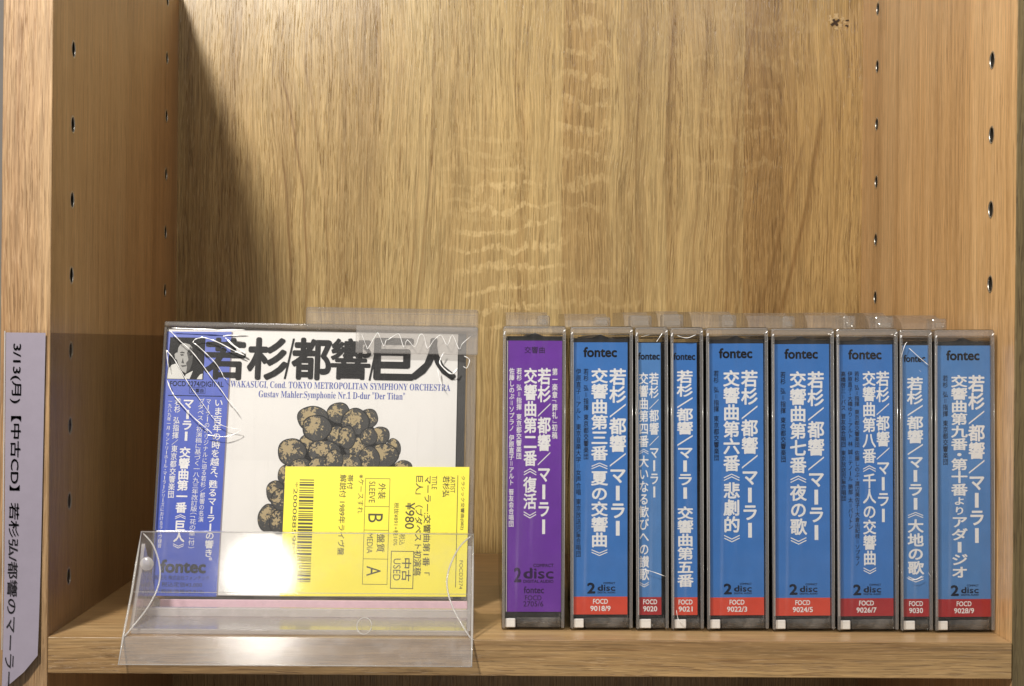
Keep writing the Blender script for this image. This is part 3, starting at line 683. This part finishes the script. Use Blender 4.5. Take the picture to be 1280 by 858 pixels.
# ------------------------------------------------------------------ clear display stand
st = empty('display_stand', (-94.9, 0, 0.2), 'clear plastic stand with sloping front lip hooked over the shelf edge', 'stand')
HS = 70.7
def lip_y(z):      # the lip leans back as it rises, a slight kink at z=15.5
    if z >= 15.2: return 15.3 + (z - 15.2) * .86
    return -.75 + (z - .5) * 1.092 if z > .5 else -.75 + (z - .5) * .945
th = 1.6
prof_o = [(lip_y(z), z) for z in (.55, 15.2, 27, 39.0)]
prof_i = [(lip_y(z) + th * (1.25 if z > .6 else .3), z + .2) for z in (39.0, 27, 15.2, .55)]
q = MB(); q.prism(prof_o + prof_i, -HS, HS)
lip = q.build('front_lip', M_stand, st, recalc=True)
q = MB(); q.prism([(lip_y(z), z) for z in (-9.6, -4.5, .45)] + [(lip_y(z) + .5, z) for z in (.45, -4.5, -9.6)], -HS, HS)
q.build('hook', M_hook, st, recalc=True)
q = MB()
for z, r in ((38.8, .55), (16.0, .35), (-9.3, .5)): q.tube([(-HS, lip_y(z) - .1, z), (HS, lip_y(z) - .1, z)], r, 8, smooth=0)
for sx in (-1, 1): q.tube([(sx * (HS - .2), lip_y(z) - .05, z) for z in (-9.4, .5, 15.2, 27, 38.8)], .5, 8, smooth=0)
q.tube([(-HS + 1, lip_y(9.5) + 2.5, 9.5), (HS - 1, lip_y(9.5) + 2.5, 9.5)], .3, 6, smooth=0)
q.tube([(-HS + 1, lip_y(2) + 2.2, 2.0), (HS - 1, lip_y(2) + 2.2, 2.0)], .35, 6, smooth=0)
q.build('lip_rim', M_standrim, lip, smooth=True)
q = MB()   # finger cut-outs at both ends
for sx in (-1, 1):
    pts = []
    for (du, z) in ((1.0, 38.3), (6.2, 33.5), (10.2, 25.5), (10.8, 18.5), (8.2, 11), (3.5, 4.0), (.6, .3)):
        pts.append((sx * (HS - du), lip_y(z) - .15, z))
    q = MB(); q.tube(pts, .38, 8); q.build('thumb_rim', M_standrim, lip, smooth=True)
q = MB()
q.lathe([(0.01, 0), (2.6, 0), (3.0, .8), (2.4, 1.4)], 'y', (-HS + 4.5, 24.5, 26.5), 24); q.build('moulding_mark', M_foot, lip, smooth=True)
q = MB(); q.tube([(43.5 - 17 + 3.0 * math.cos(2 * math.pi * i / 24), lip_y(4.5 + 2.9 * math.sin(2 * math.pi * i / 24)) - .1, 4.5 + 2.9 * math.sin(2 * math.pi * i / 24)) for i in range(25)], .25, 6, smooth=0)
q.build('moulding_mark', M_standrim, lip, smooth=True)
q = MB(); q.rbox(-HS + 1.5, HS - 1.5, 7, 128, 0, 2.2, .4, 1)
for sx in (-1, 1): q.prism([(8, 2.0), (27, 24), (33, 34), (60, 8), (80, 2)], sx * (HS - 1.6) - .7, sx * (HS - 1.6) + .7)
q.rbox(-HS + 2, HS - 2, 40, 43, 2, 6.0, .5, 1)
q.rbox(-HS + 2, HS - 2, 54, 58, 2, 3.8, .5, 1)
q.build('base', M_foot, st, recalc=True)
th_ = math.atan2(27, 124.3)
q = MB(); n_ = Vector((0, math.cos(th_), -math.sin(th_))); vv = Vector((0, math.sin(th_), math.cos(th_)))
O_ = Vector((0, 79, 5.4)) + n_ * 15.2
for sx in (-1, 1):
    a = [O_ + vv * s_ + n_ * d for s_, d in ((-3, 0), (129.5, 0), (129.5, 1.6), (-3, 1.6))]
    q.prism([(p_.y, p_.z) for p_ in a], *(sorted((sx * (HS - .2), sx * 48))))
a = [O_ + vv * s_ + n_ * d for s_, d in ((-3, 0), (60, 0), (60, 1.6), (-3, 1.6))]
q.prism([(p_.y, p_.z) for p_ in a], -48, 48)
q.build('back_rest', M_stand, st, recalc=True)
q = MB(); q.rbox(-HS + 4, HS - 2.6, 60, 61.5, 2.3, 6.6, .3, 1); q.build('pink_card', M_pink, st)

# ------------------------------------------------------------------ the case shown front on
fc = empty('cd_case', (-170.3, 79, 5.6), 'front-facing case with white cover, blue strip and yellow price label, leaning in clear stand', 'CD case')
Rx = Matrix.Rotation(-th_, 4, 'X') @ Matrix.Rotation(math.radians(.5), 4, 'Y')
fc.matrix_world = Matrix.Translation(Vector((-170.3, 79, 5.6)) * MM) @ Rx
KW = 145.8; KHH = 127.0
k = MB(); k.rbox(0, KW, 0, 14, -.6, KHH, 1.2, 3); k.rbox(1.5, KW - 1.5, 1.2, 12.6, .6, KHH - 3.0, .6, 1)
ko = k.build('keeper', M_keep, fc)
r = MB(); r.rbox(.3, KW - .3, .3, 13, KHH - 2.6, KHH - .3, .6, 2); r.rbox(.3, 1.7, .3, 13, 0, KHH - 2.8, .5, 2); r.rbox(KW - 4.6, KW - .3, 1.4, 13, 0, KHH - 2.8, .5, 2)
r.build('rim', M_rim, ko)
t = MB(); t.rbox(65.2, KW + .1, 3, 11, KHH - 1.2, 135.6, 1.0, 3); t.tube([(66.5, 2.9, 132.8), (KW - 1.5, 2.9, 132.8)], .7, 8, smooth=0); t.tube([(66.5, 2.9, 128.6), (KW - 1.5, 2.9, 128.6)], .45, 8, smooth=0)
t.build('tab', M_tab, ko)
t = MB(); t.rbox(89.3, KW + .2, -1.6, -.4, 112.9, 126.0, .5, 2); lb = t.build('lock_bar', M_rim, ko)
j = MB(); j.rbox(.9, 143.0, 1.9, 12, 0.2, 124.6, .6, 1); jo = j.build('jewel_case', M_jewel, fc)
t = MB(); t.box(1.8, 140.5, 4.4, 11, 1.0, 124.0); t.build('tray', M_tray, jo)
c = MB(); c.box(1.9, 136.65, 3.4, 3.9, 1.0, 123.7); bk = c.build('cover', M_paper, fc)
ob = MB(); ob.poly([(.55, 0.3), (30.1, 0.3), (31.2, 122.7), (1.7, 122.4)], 3.05, .25); ob = ob.build('obi_strip', M_blue_d, fc)
c = MB(); c.poly([(30.12, 0.6), (30.75, 0.6), (31.85, 122.6), (31.22, 122.7)], 3.2, .1); c.build('strip_fold', M_sign, ob)
# title over both
YT = 2.98
t = MB()
for ch, u0, u1, v0, v1 in (("若", 19.6, 37.7, 100.6, 119.3), ("杉", 39.6, 57.4, 100.9, 119.7), ("都", 60.0, 77.6, 101.2, 120.0), ("響", 78.0, 96.0, 101.5, 120.3), ("巨", 98.4, 115.8, 101.9, 120.4), ("人", 115.6, 135.4, 102.2, 120.8)):
    fit(t, ch, u0, u1, v0, v1, YT, .034 if ch in '杉人巨' else .030 if ch != '響' else .020)
for u0 in (56.3, 95.5):
    t.poly([(u0, 100.9), (u0 + .9, 100.9), (u0 + 4.4, 120.1), (u0 + 3.5, 120.1)], YT)
t.build('title_lettering', M_black, bk)
t = MB(); fit(t, serif("WAKASUGI, Cond. TOKYO METROPOLITAN SYMPHONY ORCHESTRA"), 31.8, 133.5, 96.1, 99.7, 3.3, .004)
fit(t, serif("Gustav Mahler:Symphonie Nr.1 D-dur \"Der Titan\""), 45.0, 112.6, 91.2, 95.4, 3.3, .002)
t.build('caption_lettering', M_cap, bk)
# grape picture
G = [(96.1, 83.1, 4.4, 4.4), (68.4, 71.0, 3.9, 4.2), (107.9, 69.2, 3.4, 4.6), (112.7, 60.3, 4.1, 3.6), (82.2, 85.3, 5.4, 4.9), (70.4, 82.6, 7.1, 5.8), (101.7, 75.1, 4.4, 4.2), (81.7, 74.6, 4.3, 4.7),
     (72.5, 78.1, 6.7, 6.1), (90.1, 81.2, 6.5, 6.3), (91.3, 69.4, 6.0, 5.0), (96.5, 74.5, 4.0, 4.0), (86.5, 74.0, 4.0, 5.5), (76.3, 67.1, 7.7, 5.4), (61.5, 66.8, 6.5, 6.3), (103.6, 65.9, 6.7, 5.6), (97.0, 64.0, 5.0, 6.0), (66.0, 60.3, 5.2, 3.6),
     (74.9, 60.9, 5.6, 3.8), (87.4, 61.9, 6.3, 4.4), (81.0, 63.5, 4.2, 4.6), (58.9, 56.1, 3.4, 4.7), (64, 52, 6, 6), (54.7, 48.3, 4.2, 5.2), (60, 42, 6, 7), (57.3, 44.7, 4.4, 5.2), (52.0, 36.1, 4.8, 6.3), (59, 34, 5, 5), (56.5, 34.5, 4.0, 5.5)]
gm = bpy.data.meshes.new('grape_picture'); gv = []; gf = []; guv = []
dk = MB()
for i, (u, v, a, b_) in enumerate(G):
    y = 3.3 - .006 * i; n = 40; o = len(gv)
    ph = rnd.uniform(0, 6); rot = rnd.uniform(-.4, .4)
    gv.append((u, y - .003, v)); guv.append((.5, .5))
    rim = []
    for kk in range(n):
        an = 2 * math.pi * kk / n; wob = 1 + .025 * math.sin(3 * an + ph) + .015 * math.sin(5 * an + 2 * ph)
        ca, sa = math.cos(an), math.sin(an)
        x_, z_ = a * ca * wob, b_ * sa * wob
        gv.append((u + x_ * .955, y - .003, v + z_ * .955)); guv.append((.5 + .5 * ca, .5 + .5 * sa)); rim.append((u + x_ * 1.03, v + z_ * 1.03))
    gf += [(o, o + 1 + kk, o + 1 + (kk + 1) % n) for kk in range(n)]
    dk.poly(rim, y)
gm.from_pydata([(x * MM, y * MM, z * MM) for x, y, z in gv], [], gf)
uvl = gm.uv_layers.new(name='UVMap')
for lp in gm.loops: uvl.data[lp.index].uv = guv[lp.vertex_index]
gm.materials.append(M_grape)
dk.poly([(66, 80), (72, 74), (62, 68), (68, 60), (58, 54), (56, 46), (52, 36), (56, 32), (70, 40), (100, 58), (110, 60), (106, 68), (101, 76), (94, 84), (82, 84)], 3.32)
go = bpy.data.objects.new('grape_picture', gm); COL.objects.link(go); go.parent = bk
dk.build('grape_outline', M_black, bk)
# portrait photograph printed on the strip (a generic man in a pale jacket)
def P_(x, y): return (2.9 + (x - 90) / 345 * 16.3, 119.7 - (y - 250) / 410 * 19.9)
def pp(mat, name, polys, y):
    m_ = MB()
    for i, pl_ in enumerate(polys): m_.poly([P_(*q_) for q_ in pl_], y - .002 * i)
    return m_.build(name, mat, ob)
g1 = plain('photo_dark', rgb(.014, .014, .015), spec=.15); g2 = plain('photo_pale', rgb(.40, .40, .39), spec=.2); g3 = plain('photo_mid', rgb(.075, .075, .075), spec=.2); g4 = plain('photo_light', rgb(.62, .62, .60))
pp(g1, 'portrait', [[(90, 250), (437, 250), (435, 660), (78, 660)]], 3.03)
pp(g2, 'portrait_face', [[(165, 350), (185, 305), (240, 292), (290, 310), (318, 360), (322, 440), (318, 500), (300, 560), (262, 600), (225, 580), (190, 535), (168, 470), (150, 460), (140, 415), (158, 400)]], 3.015)
pp(g3, 'portrait_shade', [[(262, 400), (290, 340), (318, 360), (322, 440), (318, 500), (300, 560), (262, 600), (270, 540), (258, 500), (280, 470)], [(195, 395), (215, 388), (240, 397), (240, 406), (196, 405)], [(196, 415), (228, 413), (232, 428), (205, 432)],
    [(225, 450), (212, 500), (240, 506), (232, 480)], [(205, 525), (262, 520), (262, 532), (225, 540)]], 3.005)
pp(g1, 'portrait_hair', [[(158, 400), (165, 330), (195, 285), (250, 268), (305, 285), (332, 340), (330, 430), (318, 400), (312, 350), (285, 318), (235, 305), (195, 318), (175, 350), (170, 400)], [(285, 412), (310, 408), (312, 425), (290, 428)]], 2.995)
pp(g4, 'portrait_jacket', [[(82, 655), (88, 560), (120, 520), (165, 505), (215, 590), (250, 655)], [(250, 650), (262, 610), (330, 575), (300, 655)], [(370, 655), (400, 610), (425, 600), (425, 655)]], 2.99)
# strip lettering
yb = 2.97
def lean(zt, zb, xt, xb): return (xb - xt) / (zt - zb)
t = MB()
def oc(s, xt, xb, wd, zt, zb, off=.0, small=None): vcol(t, s, xt, wd, zt, zb, yb, off, small, (xb - xt) / (zt - zb))
oc("いま百年の時を越え、甦るマーラーの響き。", 26.9, 25.6, 4.1, 91.0, 15.4, .014)
oc("マーラーのオリジナルに迫る若杉／都響の名演", 22.2, 21.4, 2.5, 91.0, 33.7, .002)
oc("ブダペスト初演稿に基づく一八九三年改訂版(「花の章」付)", 18.9, 17.6, 3.1, 91.0, 21.5, .006)
oc("マーラー 交響曲第一番《巨人》", 13.0, 11.8, 5.2, 91.0, 21.3, .03)
oc("若杉 弘指揮／東京都交響楽団", 8.1, 7.2, 3.0, 91.0, 44.5, .010)
oc("一九八九年一月 サントリーホール・マーラーシリーズにおけるライヴ録音", 4.6, 3.3, 1.9, 90.4, 21.8, .0)
t.build('white_lettering', M_white, ob)
t = MB(); fit(t, "FOCD 3274/DIGITAL", 4.0, 28.6, 96.6, 99.0, yb, .018)
fit(t, "交響曲", 13.8, 19.6, 93.7, 95.6, yb, .01)
for (a, b_, c_, d_) in ((13.0, 20.4, 95.95, 96.1), (13.0, 20.4, 93.2, 93.35), (13.0, 13.15, 93.2, 96.1), (20.25, 20.4, 93.2, 96.1), (3.4, 28.4, 92.0, 92.35)):
    t.box(a, b_, yb, yb + .01, c_, d_)
fit(t, "fontec", 4.5, 24.5, 10.9, 16.4, yb, .04)
fit(t, "販売元 株式会社フォンテック", 2.0, 26.4, 7.5, 9.6, yb, .006)
fit(t, "税込定価¥3,000", 5.2, 23.4, 4.3, 6.6, yb, .006)
fit(t, "(税抜価格¥2,913)", 4.3, 24.4, 1.2, 3.4, yb, .004)
t.build('black_lettering', M_navy, ob)

# yellow price label on the outside of the case
YL = -.35
s = MB(); s.poly([(59.0, .8), (142.7, 1.8), (143.1, 60.7), (59.2, 59.5)], YL, .25); lab = s.build('price_label', M_yellow, fc)
yl = YL - .06
t = MB()
def rt_(s_, u0, u1, vt, vb, off=.008): fit(t, s_, u0, u1, vb, vt, yl, off, rot=True)
rt_("クラシック交響曲(082)", 139.3, 141.2, 56.5, 31.9, .012)
t.box(137.75, 138.05, yl, yl + .02, 5.9, 56.8)
rt_("ARTIST", 134.6, 136.7, 56.2, 48.7, 0)
rt_("若杉弘", 131.1, 134.2, 56.4, 46.8, .014)
rt_("TITLE", 126.1, 128.4, 56.3, 50.2, 0)
rt_("マーラー:交響曲第1番「", 122.8, 126.0, 56.2, 11.0, .014)
rt_("巨人」（ブダペスト初演稿", 118.8, 122.2, 56.2, 11.0, .014)
rt_("¥980", 114.4, 118.6, 43.9, 32.0, .01)
rt_("税込", 111.9, 114.6, 29.6, 24.6, 0)
rt_("税抜¥891+税10%", 109.2, 111.4, 43.8, 24.3, 0)
def frame(u0, u1, v0, v1, w=.22):
    t.box(u0, u0 + w, yl, yl + .02, v0, v1); t.box(u1 - w, u1, yl, yl + .02, v0, v1)
    t.box(u0 + w, u1 - w, yl, yl + .02, v0, v0 + w); t.box(u0 + w, u1 - w, yl, yl + .02, v1 - w, v1)
frame(108.4, 118.8, 4.9, 21.9, .32)
rt_("中古", 113.5, 117.6, 18.6, 8.4, .012); rt_("USED", 109.6, 112.9, 18.4, 8.6, 0)
frame(95.8, 107.1, 6.6, 54.8)
for v in (41.9, 31.1, 18.1): t.box(96.0, 106.9, yl, yl + .02, v - .1, v + .1)
rt_("外装", 101.8, 105.2, 52.5, 45.4, .008); rt_("SLEEVE", 97.6, 100.4, 53.3, 43.6, 0)
rt_("B", 97.6, 104.2, 38.6, 34.6, .004)
rt_("盤質", 101.8, 105.4, 29.4, 21.2, .008); rt_("MEDIA", 97.4, 100.0, 29.6, 20.6, 0)
rt_("A", 97.6, 104.0, 14.9, 10.4, .004)
rt_("※ケースすれ", 92.6, 95.2, 56.4, 38.6, 0)
rt_("帯付", 87.6, 90.2, 56.2, 49.6, .012)
rt_("解説付 1989年ライヴ盤", 84.2, 87.2, 56.2, 19.6, .01)
v = 53.7
bars = []
pat = random.Random(3)
while v > 6.9:
    h_ = pat.choice((.42, .42, .42, .9)); g_ = pat.choice((.42, .42, .75))
    if v - h_ < 6.5: break
    t.box(65.9, 72.5, yl, yl + .02, v - h_, v); v -= h_ + g_
rt_("*2000885902586*", 63.3, 65.2, 52.4, 7.2, 0)
frame(59.6, 63.1, 5.4, 21.5, .2)
rt_("FOCD3274", 139.4, 141.0, 18.0, 5.2, 0)
t.build('label_lettering', M_ybk, lab)

# shrink film over the front, crease highlights as white tubes
fl = MB(); nu, nv = 150, 132
def hgt(u, v):
    e = max(0, 1 - abs(v - 121) / 6) * .22 * math.sin(u * .21 + 1.2 * math.sin(u * .05))
    e += .10 * math.sin(u * .09 + v * .13) * math.exp(-((u - 30) / 25) ** 2 - ((v - 104) / 22) ** 2)
    e += .16 * math.sin(u * .9 + v * .25) * math.exp(-((u - 127) / 12) ** 2 - ((v - 106) / 9) ** 2)
    return e
vs = []; fs = []
for i in range(nu + 1):
    for jj in range(nv + 1):
        u = .8 + (KW - 1.6) * i / nu; v = 62.0 + (124.5 - 62.0) * jj / nv
        vs.append((u, -.62 - .3 + hgt(u, v) * .8, v))
for i in range(nu):
    for jj in range(nv):
        a_ = i * (nv + 1) + jj; fs.append((a_, a_ + nv + 1, a_ + nv + 2, a_ + 1))
fl.add(vs, fs); fo = fl.build('shrink_film', M_film, fc, smooth=True)
cr = MB()
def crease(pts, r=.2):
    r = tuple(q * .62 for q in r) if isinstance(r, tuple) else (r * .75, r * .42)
    c_ = MB(); c_.tube([(u, -1.0, v) for u, v in pts], (r[0] * 1.35, r[1] * 1.35), 8, .8, 5, rnd.uniform(1, 6)); c_.build('crease', M_glint, fo, smooth=True)
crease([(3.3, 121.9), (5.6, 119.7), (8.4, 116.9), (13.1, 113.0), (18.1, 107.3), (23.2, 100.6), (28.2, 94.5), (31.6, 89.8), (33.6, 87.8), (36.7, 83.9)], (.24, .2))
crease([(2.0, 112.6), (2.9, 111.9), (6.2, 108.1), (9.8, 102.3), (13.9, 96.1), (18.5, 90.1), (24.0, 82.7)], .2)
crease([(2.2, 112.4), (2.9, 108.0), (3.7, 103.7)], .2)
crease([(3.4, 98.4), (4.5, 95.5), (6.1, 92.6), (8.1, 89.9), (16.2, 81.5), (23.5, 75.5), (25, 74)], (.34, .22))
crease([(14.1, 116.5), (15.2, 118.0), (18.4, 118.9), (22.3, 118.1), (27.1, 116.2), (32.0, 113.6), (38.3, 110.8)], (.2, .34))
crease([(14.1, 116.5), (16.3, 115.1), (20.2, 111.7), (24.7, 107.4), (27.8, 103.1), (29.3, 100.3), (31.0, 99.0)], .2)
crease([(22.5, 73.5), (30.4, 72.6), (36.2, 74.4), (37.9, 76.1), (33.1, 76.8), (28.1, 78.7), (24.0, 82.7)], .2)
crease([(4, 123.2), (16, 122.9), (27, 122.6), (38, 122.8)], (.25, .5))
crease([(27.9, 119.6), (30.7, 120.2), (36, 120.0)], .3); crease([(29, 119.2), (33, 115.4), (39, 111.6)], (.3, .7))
# zigzag highlight of pinched film, a white tube under the lock bar
zz = [(92.0, 121.8), (94.6, 115.6), (95.3, 115.2), (98.8, 121.8), (100.0, 121.7), (102.4, 116.2), (103.4, 118.9), (104.6, 119.4), (107.8, 121.7), (109.6, 121.6), (111.8, 115.6), (113.2, 119.4), (116.8, 116.0), (118.8, 121.7), (120.8, 121.4), (122.6, 115.4), (125.2, 119.0), (127.8, 121.6), (129.2, 121.5), (131.8, 117.0), (134.0, 122.2), (137.2, 115.4), (138.6, 117.8), (142.6, 121.6)]
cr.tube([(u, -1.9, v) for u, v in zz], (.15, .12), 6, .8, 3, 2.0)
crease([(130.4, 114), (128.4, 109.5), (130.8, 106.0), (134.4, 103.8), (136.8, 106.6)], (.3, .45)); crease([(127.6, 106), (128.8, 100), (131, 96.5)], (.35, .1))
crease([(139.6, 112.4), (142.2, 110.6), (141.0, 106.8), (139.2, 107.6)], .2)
cr.build('crease', M_glint, fo, smooth=True)
bpy.data.objects.remove(_to)
